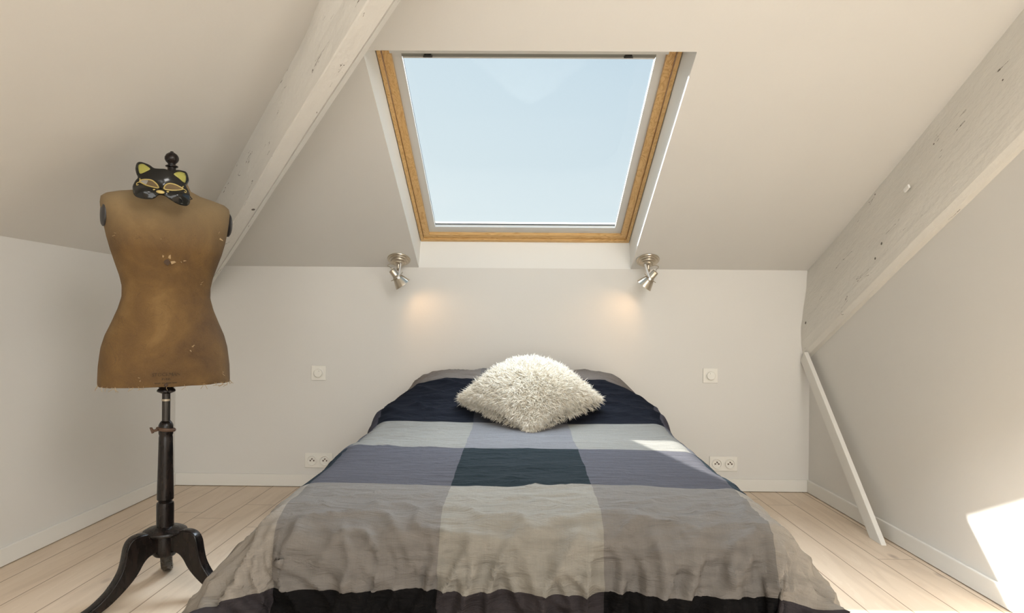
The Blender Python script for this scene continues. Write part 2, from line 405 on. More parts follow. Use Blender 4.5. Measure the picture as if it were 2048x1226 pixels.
# ventilation flap with its dark slot along the top rail
bm = bmesh.new(); bar(bm, [(-.482, 1.324), (.482, 1.324), (.482, 1.375), (-.482, 1.375)], .150, .171)
vf = obj('ventilation_flap', bm, M_slot, win)
bm = bmesh.new(); bar(bm, [(-.520, 1.364), (.520, 1.364), (.520, 1.45), (-.520, 1.45)], .122, .150); obj('flap_cover', bm, M_bead, win)
bm = bmesh.new(); bar(bm, [(-.480, 1.318), (.480, 1.318), (.480, 1.324), (-.480, 1.324)], .148, .171); obj('seal_strip', bm, M_bead, vf)
for u_ in (-.40, .36):
    bm = bmesh.new(); bar(bm, [(u_, 1.329), (u_+.035, 1.329), (u_+.03, 1.337), (u_+.005, 1.337)], .140, .152); obj('catch', bm, M_gasket, vf)
bm = bmesh.new(); bar(bm, [(-.60, V0-.03), (.60, V0-.03), (.60, V0), (-.60, V0)], .19, .212)
bar(bm, [(-.60, V1), (.60, V1), (.60, V1+.03), (-.60, V1+.03)], .2, .27)
bar(bm, [(-.60, V0), (-.5705, V0), (-.5705, V1), (-.60, V1)], .2, .262); bar(bm, [(.5705, V0), (.60, V0), (.60, V1), (.5705, V1)], .2, .262)
obj('outer_flashing', bm, M_slot, win)

# ------------------------------------------------------------------ beams
def beam(name, org, axis, side, section, x0, x1, step, m, amp=.003, mod=None, end_plane=None):
    ax = V(axis).normalized(); s = V(side).normalized(); t = ax.cross(s)
    if t.z < 0: t = -t
    R3 = Matrix((ax, s, t)).transposed()
    bm = bmesh.new(); nx = int((x1-x0)/step); rings = []
    # refine section
    sec = []
    for i, p in enumerate(section):
        q = section[(i+1) % len(section)]; L_ = math.dist(p, q); k = max(1, int(L_/.015))
        for j in range(k): sec.append((p[0]+(q[0]-p[0])*j/k, p[1]+(q[1]-p[1])*j/k))
    for i in range(nx+1):
        x = x0+(x1-x0)*i/nx; rg = []
        for a, b in sec:
            a2, b2 = (a, b) if not mod else mod(x, a, b)
            d = noise.noise_vector((x*2.2, a*14+3.1, b*14+org[0])); d2 = noise.noise_vector((x*.9, 1.7+org[0], a*2))
            xx = x
            if end_plane and i == 0:        # cut flush with the far wall
                pw = V(org)+R3 @ V((0, a2, b2)); xx = (end_plane-pw.y)/ax.y
            rg.append(bm.verts.new((xx, a2+d.y*amp+d2.y*amp*1.2, b2+d.z*amp+d2.z*amp*1.2)))
        rings.append(rg)
    k = len(sec)
    for a, b in zip(rings, rings[1:]):
        for i in range(k): bm.faces.new((a[i], a[(i+1) % k], b[(i+1) % k], b[i]))
    bm.faces.new(rings[0]); bm.faces.new(rings[-1][::-1])
    o = obj(name, bm, m, None, False)
    o.matrix_world = Matrix.Translation(org) @ R3.to_4x4(); return o
def modL(x, a, b):
    k = smoothstep(.95, 1.5, x)
    if b > .12 and a < .03: a -= .045*k*smoothstep(.10, .2, b)
    return a, b
bL = beam('roof_beam', (-1.268, 2.889, 1.3075), (.776, -1, .422), (.79, .613, 0),
          [(0, .004), (.004, 0), (.060, -.001), (.0625, .007), (.066, .001), (.094, .022), (.096, .035), (.096, .262), (0, .262)], -1.0, 3.3, .03, M_beamL, .0028, modL, D-.002)
tag(bL, 'old white-painted timber roof beam with cracks, running diagonally up behind the dress form to the left of the roof window', 'beam')
bR = beam('roof_beam', (XR, D, .7347), (0, -CT, ST), (-1, 0, 0),
          [(-.004, 0), (.022, .004), (.038, .022), (.046, .07), (.045, .16), (.034, .25), (.022, .34), (.014, .44), (-.004, .44)], 0, 4.2, .03, M_beamR, .0035, None, D-.002)
tag(bR, 'rounded white-painted beam lying along the right wall just under the sloping ceiling', 'beam')
# small knot hole with a white chip on the right beam
bm = bmesh.new(); box(bm, (1.20, .047, .23), (.035, .008, .016), bev=.002); obj('paint_chip', bm, M_lining, bR)

# brace board at the right wall
top, bot = V((1.553, 3.625, .745)), V((1.530, 2.828, 0.0))
ax = (top-bot).normalized(); s_ = V((1, 0, 0)); s_ = (s_-ax*s_.dot(ax)).normalized(); tt = ax.cross(s_)
Lb = (top-bot).length; bm = bmesh.new()
hw, ht = .034, .011
for sgn in (1,):
    p = []
    for (a, b) in ((-ht, -hw), (ht, -hw), (ht, hw), (-ht, hw)):
        base = bot + s_*a + tt*b; k = -base.z/ax.z; p.append(base+ax*k)
    q = [bot+ax*Lb + s_*a + tt*b for (a, b) in ((-ht, -hw), (ht, -hw), (ht, hw), (-ht, hw))]
    P_ = [bm.verts.new(x) for x in p]; Q_ = [bm.verts.new(x) for x in q]
    bm.faces.new(P_); bm.faces.new(Q_)
    for i in range(4): bm.faces.new((P_[i], P_[(i+1) % 4], Q_[(i+1) % 4], Q_[i]))
    bmesh.ops.bevel(bm, geom=bm.edges[:], offset=.0015, segments=1, affect='EDGES')
tag(obj('wooden_brace', bm, M_base), 'thin white-painted board slanting from the beam end in the right corner down to the floor', 'board')

# ------------------------------------------------------------------ switches and sockets
def switch(loc, label, rot):
    t = empty('dimmer_switch', loc); tag(t, label, 'light switch')
    bm = bmesh.new(); box(bm, (0, -.004, 0), (.080, .008, .080), bev=.0018); obj('plate', bm, M_plate, t)
    bm = bmesh.new(); lathe(bm, [(.0275, 0), (.0285, .002), (.0285, .003), (.024, .0045), (.0225, .0032), (.0225, .012), (.021, .0145), (0, .0148)], align((0, -1, 0), (0, -.008, 0)), 48)
    kb = obj('knob', bm, M_plate, t, True)
    bm = bmesh.new(); box(bm, (.013*math.sin(rot), -.0229, .013*math.cos(rot)), (.0015, .0008, .006)); obj('pointer_mark', bm, M_slot, kb)
    return t
switch((-1.097, D, .627), 'white dimmer knob plate on the far wall, left of the bed', .5)
switch((1.053, D, .633), 'white dimmer knob plate on the far wall, right of the bed', -.4)
def socket(loc, label):
    t = empty('double_socket', loc); tag(t, label, 'socket')
    bm = bmesh.new(); box(bm, (0, -.004, 0), (.151, .008, .080), bev=.0018); obj('plate', bm, M_plate, t)
    for sx_ in (-.0355, .0355):
        bm = bmesh.new(); lathe(bm, [(.0265, 0), (.0275, .0050), (.0258, .0066), (.0232, .0060), (.0205, .0012), (.0, .0012)], align((0, -1, 0), (sx_, -.008, 0)), 40)
        w_ = obj('outlet', bm, M_plate, t, True)
        for k in (-1, 1):
            bm = bmesh.new(); lathe(bm, [(.0042, 0), (.0042, .0012), (0, .0012)], align((0, -1, 0), (sx_+k*.0095, -.0088, -.001)), 14); obj('hole', bm, M_hole, w_)
        bm = bmesh.new(); lathe(bm, [(.0034, 0), (.0034, .006), (.002, .008), (0, .008)], align((0, -1, 0), (sx_, -.0088, .0085)), 12); obj('earth_pin', bm, M_hole, w_)
    return t
socket((-1.093, D, .146), 'white double wall socket left of the bed, just above the baseboard')
socket((1.128, D, .152), 'white double wall socket right of the bed, partly hidden by the checked duvet')

# ------------------------------------------------------------------ spot lamps on the slope
CN = V((0, -ST, -CT))      # into the room from the sloping ceiling
def spot(base, headc, aim, label, seed):
    t = empty('spot_lamp', base); tag(t, label, 'spot lamp', 'brushed nickel spot lamps')
    o3 = V(base)
    bm = bmesh.new(); lathe(bm, [(.061, 0), (.062, .003), (.0605, .007), (.055, .009), (.052, .009), (.0505, .015), (.046, .017), (.042, .017), (.040, .024), (.034, .027), (.026, .028), (.022, .034), (.014, .037), (.0, .037)], align(CN), 56)
    obj('rosette', bm, M_nickel, t, True)
    hd = V(headc)-o3; a = V(aim).normalized()
    side = a.cross(CN).normalized()
    j = CN*.034
    # swivel stem
    bm = bmesh.new(); tube(bm, [j*.9, j*1.15+V((0, 0, -.012)), j+V((0, 0, -.022))], .008, 12); lathe(bm, [(0, -.011), (.008, -.008), (.011, 0), (.008, .008), (0, .011)], Matrix.Translation(j+V((0, 0, -.026))), 18)
    obj('swivel', bm, M_nickel, t, True)
    sgn = 1 if hd.x > 0 else -1
    # white side bar linking rosette and yoke
    p0 = V((.012 if seed == 0 else -.018, -.015, -.022)); p1 = hd + V((.012 if seed == 0 else -.006, -.030, -.004))
    bm = bmesh.new(); tube(bm, [p0, p0.lerp(p1, .5), p1], .0068, 12, flat=.7); lathe(bm, [(0, -.006), (.007, -.005), (.007, .005), (0, .006)], align((0, 1, 0), p1), 14)
    obj('arm', bm, M_chrome, t, True)
    # bowl: narrow neck that flares to the mouth
    mtx = align(a, hd)
    bm = bmesh.new(); lathe(bm, [(0, -.050), (.014, -.049), (.0175, -.046), (.0175, -.016), (.019, -.012), (.0235, -.004), (.031, .014), (.038, .032), (.0435, .046), (.0440, .048), (.0425, .048), (.037, .032), (.030, .015), (.022, -.002), (.016, -.010), (0, -.012)], mtx, 44)
    sh = obj('shade', bm, M_nickel, t, True)
    bm = bmesh.new(); lathe(bm, [(0, -.010), (.012, -.008), (.020, .008), (.020, .014), (0, .018)], mtx, 24); obj('bulb', bm, M_bulb, sh, True)
    # yoke wire around the shade
    pts = []
    sd = V((0, -1, 0)); sd = (sd-a*sd.dot(a)).normalized(); pd = a.cross(sd)
    for k in range(13):
        an = PI*(k/12)
        pts.append(hd + pd*math.cos(an)*.036 + sd*math.sin(an)*.030 + a*(-.004))
    bm = bmesh.new(); tube(bm, pts, .0022, 8); obj('yoke', bm, M_nickel, t, True)
    # cable loop
    s0 = j*.6+V((-.022 if seed == 0 else .020, 0, -.012)); s1 = hd-a*.048
    mid = (s0+s1)/2+V((-.028 if seed == 0 else .022, -.012, .006))
    bm = bmesh.new(); tube(bm, catmull([s0, mid.lerp(s0, .3)+V((0, 0, .006)), mid, s1+V((-.004 if seed == 0 else .004, 0, .012)), s1], 6), .0018, 8); obj('cable', bm, M_nickel, t, True)
    l = bpy.data.lights.new('lamp_light', 'SPOT'); l.energy = 1.9; l.color = (1, .60, .30); l.spot_size = math.radians(104); l.spot_blend = 1.0; l.shadow_soft_size = .012
    lo = bpy.data.objects.new('lamp_light', l); COL.objects.link(lo); lo.parent = t
    lo.location = hd+a*.028; lo.rotation_euler = a.to_track_quat('-Z', 'Y').to_euler()
    return t
spot((-.646, 3.575, 1.2515), (-.640, 3.500, 1.147), (.44, .20, -.60), 'brushed nickel spot lamp at the lower left corner of the roof window', 0)
spot((.689, 3.562, 1.2560), (.688, 3.500, 1.150), (-.46, .20, -.60), 'brushed nickel spot lamp at the lower right corner of the roof window', 1)

# ------------------------------------------------------------------ bed
bed = empty('bed', (.02, 2.66, 0)); tag(bed, 'low double bed standing against the far wall under the checked duvet', 'bed')
bm = bmesh.new(); box(bm, (0, 0, .15), (1.30, 1.86, .10), bev=.01); obj('bed_base', bm, M_bedwood, bed)
bm = bmesh.new(); box(bm, (0, 0, .285), (1.30, 1.90, .16), bev=.03); obj('mattress', bm, M_mattress, bed)
for sx_ in (-.52, .52):
    for sy_ in (-.75, .8):
        bm = bmesh.new(); lathe(bm, [(.022, 0), (.028, .10), (0, .10)], Matrix.Translation((sx_, sy_, 0)), 16); obj('leg', bm, M_bedwood, bed)

# duvet: centre line (Y, z), then a foot bend
CP = [(3.632, .585), (3.60, .625), (3.53, .655), (3.43, .662), (3.30, .630), (3.15, .578), (3.0, .522), (2.87, .482), (2.70, .463), (2.40, .455), (2.0, .440), (1.80, .422), (1.735, .415)]
cp = catmull([(0, y, z) for y, z in CP], 12)
arc = [0.0]
for a, b in zip(cp, cp[1:]): arc.append(arc[-1]+(b-a).length)
VF = arc[-1]; YE, ZE = cp[-1].y, cp[-1].z
def centre(v):
    if v >= VF: return YE, ZE
    i = max(0, min(len(arc)-2, int(np.searchsorted(arc, v))-1)); t = (v-arc[i])/(arc[i+1]-arc[i]); p = cp[i].lerp(cp[i+1], t); return p.y, p.z
def v_at(y): return float(np.interp(-y, [-p.y for p in cp], arc))
RF = .095
Bv = [v_at(3.305), v_at(2.875), v_at(2.415), v_at(1.945), VF+RF*PI/2+.052]
def bend(s, R, fl):
    if s < R*(PI/2-fl): a = s/R; return R*math.sin(a), R*(1-math.cos(a))
    a = PI/2-fl; r = s-R*a
    return R*math.sin(a)+r*math.sin(fl), R*(1-math.cos(a))+r*math.cos(fl)
XB = .014
def duvet_pt(u, v):
    y, z = centre(v); t = v-VF; k = smoothstep(3.0, 3.35, y)
    Wd = .660+.022*smoothstep(2.9, 2.4, y)+.016*smoothstep(2.2, 1.8, y) - .03*k
    R = .10+.17*k
    flat = Wd-R; sg = 1 if u > 0 else -1; s = abs(u)-flat
    # the pillow mounds: two soft humps under the cloth
    hump = k*(-.020*math.exp(-(u/.10)**2)) - k*.012*(u/.5)**2
    fl = .22+(.42 if u < 0 else .30)*smoothstep(2.4, 1.75, y)
    if t <= 0:
        if s <= 0: x, d, dy = abs(u), 0, 0
        else: o, d = bend(s, R, fl); x, dy = flat+o, 0
    else:
        if s <= 0: o, d = bend(t, RF, .16); x, dy = abs(u), o
        else:
            r = math.hypot(s, t); ph = math.atan2(t, s); o, d = bend(r, R, (.64 if u < 0 else .52)-(.48 if u < 0 else .36)*smoothstep(.9, 1.5, ph)); x, dy = flat+o*math.cos(ph), o*math.sin(ph)
    return V((XB+sg*x, y-dy, z+hump*(1 if s < 0 else max(0, 1-s/.1))-d)), d
def rid(x): return 1-abs(x)*2.4
def wr(u, v, d):
    t = v-VF; n3 = noise.noise
    fb = n3((u*2, v*2, 5.0))
    # long shallow undulation and fine cross wrinkles on the top
    h = .006*n3((u*2.6, v*2.6, 0)) + .0042*n3((u*1.6+v*1.2, v*7-u*1.5, 3.3))
    q = v+.22*u+.05*n3((u*2, v*3, 9))
    m_ = max(0, .5+1.3*n3((u*1.5, v*1.7, 7.7)))
    h += .0085*m_*max(0, rid(n3((u*2.4, q*17, 2.2))))**2 + .004*m_*max(0, rid(n3((u*6, q*34, 4.2))))**2
    pk = smoothstep(Bv[1]+.02, Bv[1]-.12, v)*smoothstep(.04, .2, v)
    h += pk*(.012*max(0, rid(n3((u*3.2+v*2.5, v*8-u*2.2, 21.0))))**2+.006*max(0, rid(n3((u*7-v*3, v*16+u*3, 22.0))))**2)
    foot = smoothstep(-.25, .05, t)*smoothstep(.45, .12, t)
    h += .012*foot*max(0, rid(n3((u*9+v*4, v*11-u*3, 6.1))))**2
    # hanging folds on the foot drape
    k = smoothstep(.02, .22, t)
    if k > 0:
        uu_ = u+.10*n3((u*3, v*4, 1.1))+.12*t*math.sin(u*3)
        act = .55+.45*smoothstep(-.6, .5, u)+.5*n3((u*2.2, 4.4, 8.0))
        h += k*act*(.034*rid(n3((uu_*6.5, v*1.1, 11.0)))+.048*max(0, rid(n3((uu_*13+2.5*v, v*2.2, 12.0))))**3-.018)
        h += k*act*.022*max(0, rid(n3((uu_*24-7*v, v*6, 13.0))))**2
    s = abs(u)-.6; k2 = smoothstep(.05, .3, s)
    if k2 > 0 and t < .05: h += k2*.012*rid(n3((v*4, u*1.5, 17.0)))
    if t > 0 and s > -.05:
        ph = math.atan2(t, max(s, 1e-3)); h += smoothstep(.05, .3, math.hypot(max(s, 0), t))*smoothstep(-.05, .1, s)*.013*math.sin(ph*16+2*n3((ph*2, 0, 1)))
    return h
US, VS = 250, 265
umax, vmax = 1.02, VF+.50
me_v, uvs = [], []
dz = []
for j in range(VS+1):
    v_ = vmax*j/VS
    for i in range(US+1):
        u_ = -umax+2*umax*i/US
        p, d = duvet_pt(u_, v_); me_v.append(p); uvs.append((u_, v_)); dz.append(d)
fs = [(j*(US+1)+i, j*(US+1)+i+1, (j+1)*(US+1)+i+1, (j+1)*(US+1)+i) for j in range(VS) for i in range(US)]
fs = [f_ for f_ in fs if min(me_v[k].z for k in f_) > .035]
used = sorted({k for f_ in fs for k in f_}); mp_ = {k: i for i, k in enumerate(used)}
me = bpy.data.meshes.new('duvet'); me.from_pydata([me_v[k] for k in used], [], [tuple(mp_[k] for k in f_) for f_ in fs]); me.update()
nrm = [v.normal.copy() for v in me.vertices]; flip = -1 if nrm[len(nrm)//2].z < 0 else 1
for i, k in enumerate(used):
    h = wr(uvs[k][0], uvs[k][1], dz[k]); me.vertices[i].co += nrm[i]*flip*h
for v_ in me.vertices:
    if v_.co.y > D-.008: v_.co.y = D-.008
if flip < 0: me.flip_normals()
ul = me.uv_layers.new(name='UVMap')
for p in me.polygons:
    for li in p.loop_indices: ul.data[li].uv = uvs[used[me.loops[li].vertex_index]]
# pattern colours
outer = [(0, (.12, .105, .10)), (Bv[0]/4, (.052, .05, .062)), (Bv[1]/4, (.10, .10, .11)), (Bv[2]/4, (.015, .022, .028)), (Bv[3]/4, (.23, .205, .175)), (Bv[4]/4, (.036, .031, .033))]
midc = [(0, (.15, .13, .115)), (Bv[0]/4, (.006, .007, .011)), (Bv[1]/4, (.168, .160, .142)), (Bv[2]/4, (.062, .060, .068)), (Bv[3]/4, (.143, .130, .117)), (Bv[4]/4, (.0065, .006, .006))]
cent = [(0, (.12, .11, .105)), (Bv[0]/4, (.025, .026, .032)), (Bv[1]/4, (.125, .121, .124)), (Bv[2]/4, (.0088, .0140, .0165)), (Bv[3]/4, (.205, .190, .162)), (Bv[4]/4, (.033, .028, .029))]
c1, c2, c3 = vramp(outer), vramp(midc), vramp(cent)
UC = .205
au = n.math('ABSOLUTE', n.math('SUBTRACT', U, .0))
isc = n.math('LESS_THAN', au, UC); iso = n.math('GREATER_THAN', au, UC+.415)
c = n.mix(isc, c2, c3); c = n.mix(iso, c, c1)
mpu = n.n('Mapping'); mpu.inputs['Scale'].default_value = (300, 25, 1); n.l(uvn.outputs[0], mpu.inputs[0])
mpw = n.n('Mapping'); mpw.inputs['Scale'].default_value = (25, 300, 1); n.l(uvn.outputs[0], mpw.inputs[0])
t1 = n.noise(mpu.outputs[0], 1, 2); t2 = n.noise(mpw.outputs[0], 1, 2)
wv = n.math('ADD', t1, t2)
c = n.mix(1.0, c, n.ramp(n.math('MULTIPLY', wv, .5), [(.3, (.93, .93, .93)), (.7, (1.07, 1.07, 1.07))]), 'MULTIPLY')
n.col(c)
n.b.inputs['Sheen Weight'].default_value = 0; n.b.inputs['Specular IOR Level'].default_value = .06
mpc = n.n('Mapping'); mpc.inputs['Scale'].default_value = (2.0, 9, 1); mpc.inputs['Rotation'].default_value = (0, 0, .15); n.l(uvn.outputs[0], mpc.inputs[0])
cz = n.noise(mpc.outputs[0], 4.5, 6, .62, .8)
pb = n.bump(cz, .7, .02); n.bump(wv, .15, .002, pb)
dv = obj('duvet', me, M_duvet, None, True)
sm = dv.modifiers.new('thick', 'SOLIDIFY'); sm.thickness = .012; sm.offset = -1
tag(dv, 'large duvet with black, slate and grey checks spread over the bed, wrinkled at the foot', 'duvet')

# ------------------------------------------------------------------ fluffy cushion
cush = empty('fluffy_cushion', (.056, 2.975, .598)); tag(cush, 'cream shaggy fluffy square cushion lying cornerwise on the duvet at the head of the bed', 'cushion')
cush.rotation_euler = (math.radians(28), math.radians(0), 0)
HS, TH = .208, .098
Rz = Matrix.Rotation(math.radians(45), 3, 'Z')
def cpt(a, b, s):
    f_ = max(0, (1-a*a)*(1-b*b))**.42
    pinch = 1-.07*(1-abs(a)**2)*0 
    x = HS*a*(1-.10*(1-b*b)*abs(a)**3); y = HS*b*(1-.10*(1-a*a)*abs(b)**3)
    p = Rz @ V((x, y, 0)); droop = -.035*smoothstep(.12, .29, abs(p.x))
    if p.y > .15: p.y = .15+(p.y-.15)*.5; p.x *= 1.12 if abs(p.x) < .12 else 1
    return V((p.x*1.04, p.y*.96, s*TH*f_+droop))
bm = bmesh.new(); NN = 30; g1 = {}
for s in (1, -1):
    for i in range(NN+1):
        for j in range(NN+1):
            a, b = math.sin(PI/2*(2*i/NN-1)), math.sin(PI/2*(2*j/NN-1))
            if s == -1 and (i in (0, NN) or j in (0, NN)): g1[s, i, j] = g1[1, i, j]; continue
            g1[s, i, j] = bm.verts.new(cpt(a, b, s*(1 if s > 0 else .8)))
    for i in range(NN):
        for j in range(NN): bm.faces.new((g1[s, i, j], g1[s, i+1, j], g1[s, i+1, j+1], g1[s, i, j+1]))
obj('cushion_cover', bm, M_fur, cush, True)
# pile strands in clumps, one uncountable mesh
tv, tf = [], []
rs = np.random.RandomState(3)
def strand(base, nrm_, L_, lean, r):
    p = base.copy(); d = (nrm_+lean).normalized(); k0 = len(tv)
    s = d.orthogonal().normalized(); q = d.cross(s)
    curl = V(rs.uniform(-1, 1, 3))*.38
    for k in range(4):
        R_ = r*(1, .95, .7, .12)[k]
        for a in (0, 2.094, 4.189): tv.append(p+s*R_*math.cos(a)+q*R_*math.sin(a))
        d = (d+curl*.5+V((0, 0, -.16))*(k+1)*.5).normalized(); p = p+d*L_/3
    for k in range(3):
        for a in range(3):
            b = (a+1) % 3; tf.append((k0+k*3+a, k0+k*3+b, k0+k*3+3+b, k0+k*3+3+a))
    tf.append((k0+9, k0+10, k0+11))
NC = 4200
for c_ in range(NC):
    s = 1 if rs.rand() < .80 else -1
    a, b = rs.uniform(-1, 1, 2)
    if rs.rand() < .22: (a, b) = (math.copysign(1, a)*rs.uniform(.93, 1), b) if rs.rand() < .5 else (a, math.copysign(1, b)*rs.uniform(.93, 1))
    e_ = .02; P = cpt(a, b, s)
    pa = cpt(min(1, a+e_), b, s)-cpt(max(-1, a-e_), b, s); pb_ = cpt(a, min(1, b+e_), s)-cpt(a, max(-1, b-e_), s)
    nn = pa.cross(pb_); nn = nn.normalized() if nn.length > 1e-9 else V((0, 0, 1))
    if nn.z*s < 0: nn = -nn
    out = V((P.x, P.y, 0)).normalized(); eg = max(abs(a), abs(b))
    nn = (nn*(.62-.3*smoothstep(.8, 1, eg))+out*(.75+.5*smoothstep(.75, 1, eg))+V((0, -.12, 0))).normalized()
    clean = V(rs.uniform(-1, 1, 3))*.42
    for k in range(7):
        off_ = V(rs.normal(0, .0035, 3)); strand(P+off_-nn*.003, nn, rs.uniform(.028, .046), clean+V(rs.uniform(-1, 1, 3))*.30, rs.uniform(.0011, .0018))
pm = bpy.data.meshes.new('pile'); pm.from_pydata([tuple(v) for v in tv], [], tf); pm.update()
pile = obj('pile', pm, M_fur, cush, True); pile['kind'] = 'stuff'

# ------------------------------------------------------------------ dress form
DX, DY = -1.168, 2.20
df = empty('dress_form', (DX, DY, 0)); tag(df, 'antique tan canvas dress form on a black turned wooden tripod stand, left of the bed', 'dress form')
YAW = math.radians(41)
def zy(y): return .91-(y-641)/604.5
# torso sections: z, half width, front depth, back depth
S = [(.700, .196, .128, .120), (.705, .197, .130, .122), (.76, .194, .130, .124), (.82, .187, .125, .122), (.86, .177, .118, .114), (.903, .159, .108, .100), (.946, .142, .099, .088), (.985, .1315, .094, .080),
     (1.020, .1315, .098, .080), (1.055, .139, .108, .085), (1.095, .152, .124, .092), (1.135, .165, .136, .098), (1.175, .175, .138, .102), (1.215, .183, .130, .103), (1.25, .190, .117, .100), (1.280, .194, .102, .092), (1.300, .192, .088, .080), (1.310, .180, .078, .070), (1.318, .150, .070, .064), (1.328, .105, .064, .060), (1.342, .070, .060, .058), (1.365, .058, .057, .056), (1.388, .056, .055, .055), (1.395, .050, .05, .05), (1.397, 0.0, 0, 0)]
Sz = [s[0] for s in S]
def sec(z): return [float(np.interp(z, Sz, [s[k] for s in S])) for k in (1, 2, 3)]
RY = Matrix.Rotation(YAW, 3, 'Z')
def tpt(z, an, off=0.0):
    w_, f_, b_ = sec(z); cx2, sn = math.cos(an), math.sin(an)      # front is local -y
    ex = 2.35 if z < 1.3 else 2.1
    c2 = math.copysign(abs(cx2)**(2/ex), cx2); s2 = math.copysign(abs(sn)**(2/ex), sn)
    x = (w_+off)*c2; y = (f_+off)*s2 if sn < 0 else (b_+off)*s2
    if sn < 0 and 1.06 < z < 1.26:      # two soft bust swellings
        y -= .010*math.exp(-((abs(x)-.075)/.045)**2)*math.exp(-((z-1.16)/.05)**2)
    zz = z+noise.noise((x*20, y*20, z*3))*.002
    if z < .72: zz -= .008*c2*0
    return RY @ V((x, y, 0)) + V((0, 0, zz))
bm = bmesh.new(); SEG = 96; rings = []
zs = sorted(set(list(np.linspace(.70, 1.30, 70))+[s[0] for s in S[16:-1]]+[.7005]))
for z in zs:
    rg = []
    for i in range(SEG):
        an = 2*PI*i/SEG; p = tpt(z, an); nz = noise.noise((p.x*9, p.y*9, p.z*9))*.0022
        d = V((p.x, p.y, 0)).normalized(); fr_ = 0
        if z < .7003: fr_ = .003*noise.noise((an*9, 1, 2)); p.z += .004*noise.noise((an*11, 4, 2))
        rg.append(bm.verts.new(p+d*(nz+fr_)))
    rings.append(rg)
for a, b in zip(rings, rings[1:]):
    for i in range(SEG): bm.faces.new((a[i], a[(i+1) % SEG], b[(i+1) % SEG], b[i]))
bm.faces.new(rings[0]); bm.faces.new(rings[-1][::-1])
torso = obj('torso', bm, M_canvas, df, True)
# armhole caps
for sg in (-1, 1):
    bm = bmesh.new()
    lathe(bm, [(.020, -.010), (.030, 0), (.030, .005), (.026, .009), (0, .012)], align((sg, 0, .0)), 40)
    for v_ in bm.verts: v_.co = RY @ V((v_.co.x*.8+(.190 if sg > 0 else -.183), v_.co.y*1.2-.004, v_.co.z*1.35+1.245))
    tag(obj('armhole_cap', bm, M_cap, df, True), 'black oval armhole cap')
# neck cap and finial
def lz(prof): return [(r/604.5, zy(y)) for r, y in prof]
NXo = V((.018, -.004, 0))
bm = bmesh.new()
lathe(bm, [(0, 1.394), (.047, 1.394), (.047, 1.402), (.036, 1.407), (.018, 1.409), (.0135, 1.418), (.0125, 1.429), (.019, 1.432), (.0195, 1.435), (.012, 1.438), (.0115, 1.441), (.013, 1.444), (.018, 1.449), (.0215, 1.456), (.0215, 1.464), (.017, 1.473), (.009, 1.479), (.006, 1.480), (.005, 1.483), (0, 1.484)], Matrix.Translation(NXo*0+V((.012, 0, 0))), 40)
for v_ in bm.verts: v_.co.z -= .012
obj('neck_finial', bm, M_blackwood, df, True)
# turned stand parts
def turned(name, prof, m, x=0.0):
    bm = bmesh.new(); lathe(bm, prof, Matrix.Translation((x, 0, 0)), 48); return obj(name, bm, m, df, True)
turned('pole_cup', [(0, zy(766)), *lz([(25, 766), (25, 769), (17, 773), (13, 777), (17, 781), (17, 784), (9, 788)]), (0, zy(788))], M_blackwood)
turned('pole', [(0, zy(780)), *lz([(7.6, 780), (7.6, 860)]), (0, zy(860))], M_rod)
turned('pole_ring', [(0, zy(799)), *lz([(8.3, 799), (8.3, 803)]), (0, zy(803))], M_ring)
turned('column', [(0, zy(843)), *lz([(8.5, 843), (11, 846), (13.5, 851), (13.5, 868), (12.2, 872), (13, 876), (13.6, 905), (14.4, 945), (15.3, 985), (15.5, 1000), (13.0, 1003), (12.4, 1005), (15.6, 1007), (16.2, 1012), (16.2, 1056)]), (0, zy(1056))], M_blackwood)
bm = bmesh.new()
tube(bm, [(.0245*math.cos(a), .0245*math.sin(a), zy(860+2*math.sin(a+1))) for a in np.linspace(0, 2*PI, 28)[:-1]], .006, 8, True)
tube(bm, catmull([(-.010, -.028, zy(858)), (-.028, -.026, zy(861)), (-.036, -.026, zy(855)), (-.030, -.024, zy(866))], 4), .0045, 6)
obj('leather_tie', bm, M_leather, df, True)
turned('disc', [(0, zy(1054)), *lz([(18, 1054), (21, 1056), (33, 1058), (40, 1062), (41, 1065), (38, 1069), (28, 1072)]), (0, zy(1072))], M_blackwood)
turned('hub', [(0, zy(1068)), *lz([(22, 1068), (23, 1075), (24, 1100), (22.5, 1109), (19, 1113)]), (0, zy(1113))], M_blackwood)
LEG = [(.020, .198), (.060, .216), (.092, .218), (.115, .208), (.128, .186), (.134, .155), (.142, .122), (.158, .092), (.185, .060), (.222, .033), (.256, .018), (.272, .009), (.274, 0),
       (.236, .0), (.215, .006), (.180, .022), (.148, .044), (.115, .072), (.092, .098), (.076, .124), (.060, .140), (.042, .146), (.020, .146)]
for an in (116, 236, 352):
    pts = catmull([(r, 0, z) for r, z in LEG], 3)
    bm = bmesh.new(); hw_ = .0185
    fa = [bm.verts.new((p.x, -hw_, max(0, p.z))) for p in pts]; f1 = bm.faces.new(fa)
    ex = bmesh.ops.extrude_face_region(bm, geom=[f1]); bmesh.ops.translate(bm, verts=[g_ for g_ in ex['geom'] if isinstance(g_, bmesh.types.BMVert)], vec=(0, 2*hw_, 0))
    bmesh.ops.remove_doubles(bm, verts=bm.verts, dist=1e-5)
    eds = [e_ for e_ in bm.edges if abs(e_.verts[0].co.y-e_.verts[1].co.y) < 1e-6]
    bmesh.ops.bevel(bm, geom=eds, offset=.0045, segments=2, affect='EDGES')
    o = obj('leg', bm, M_blackwood, df, True); o.rotation_euler = (0, 0, math.radians(an))
    md = o.modifiers.new('ws', 'WEIGHTED_NORMAL')
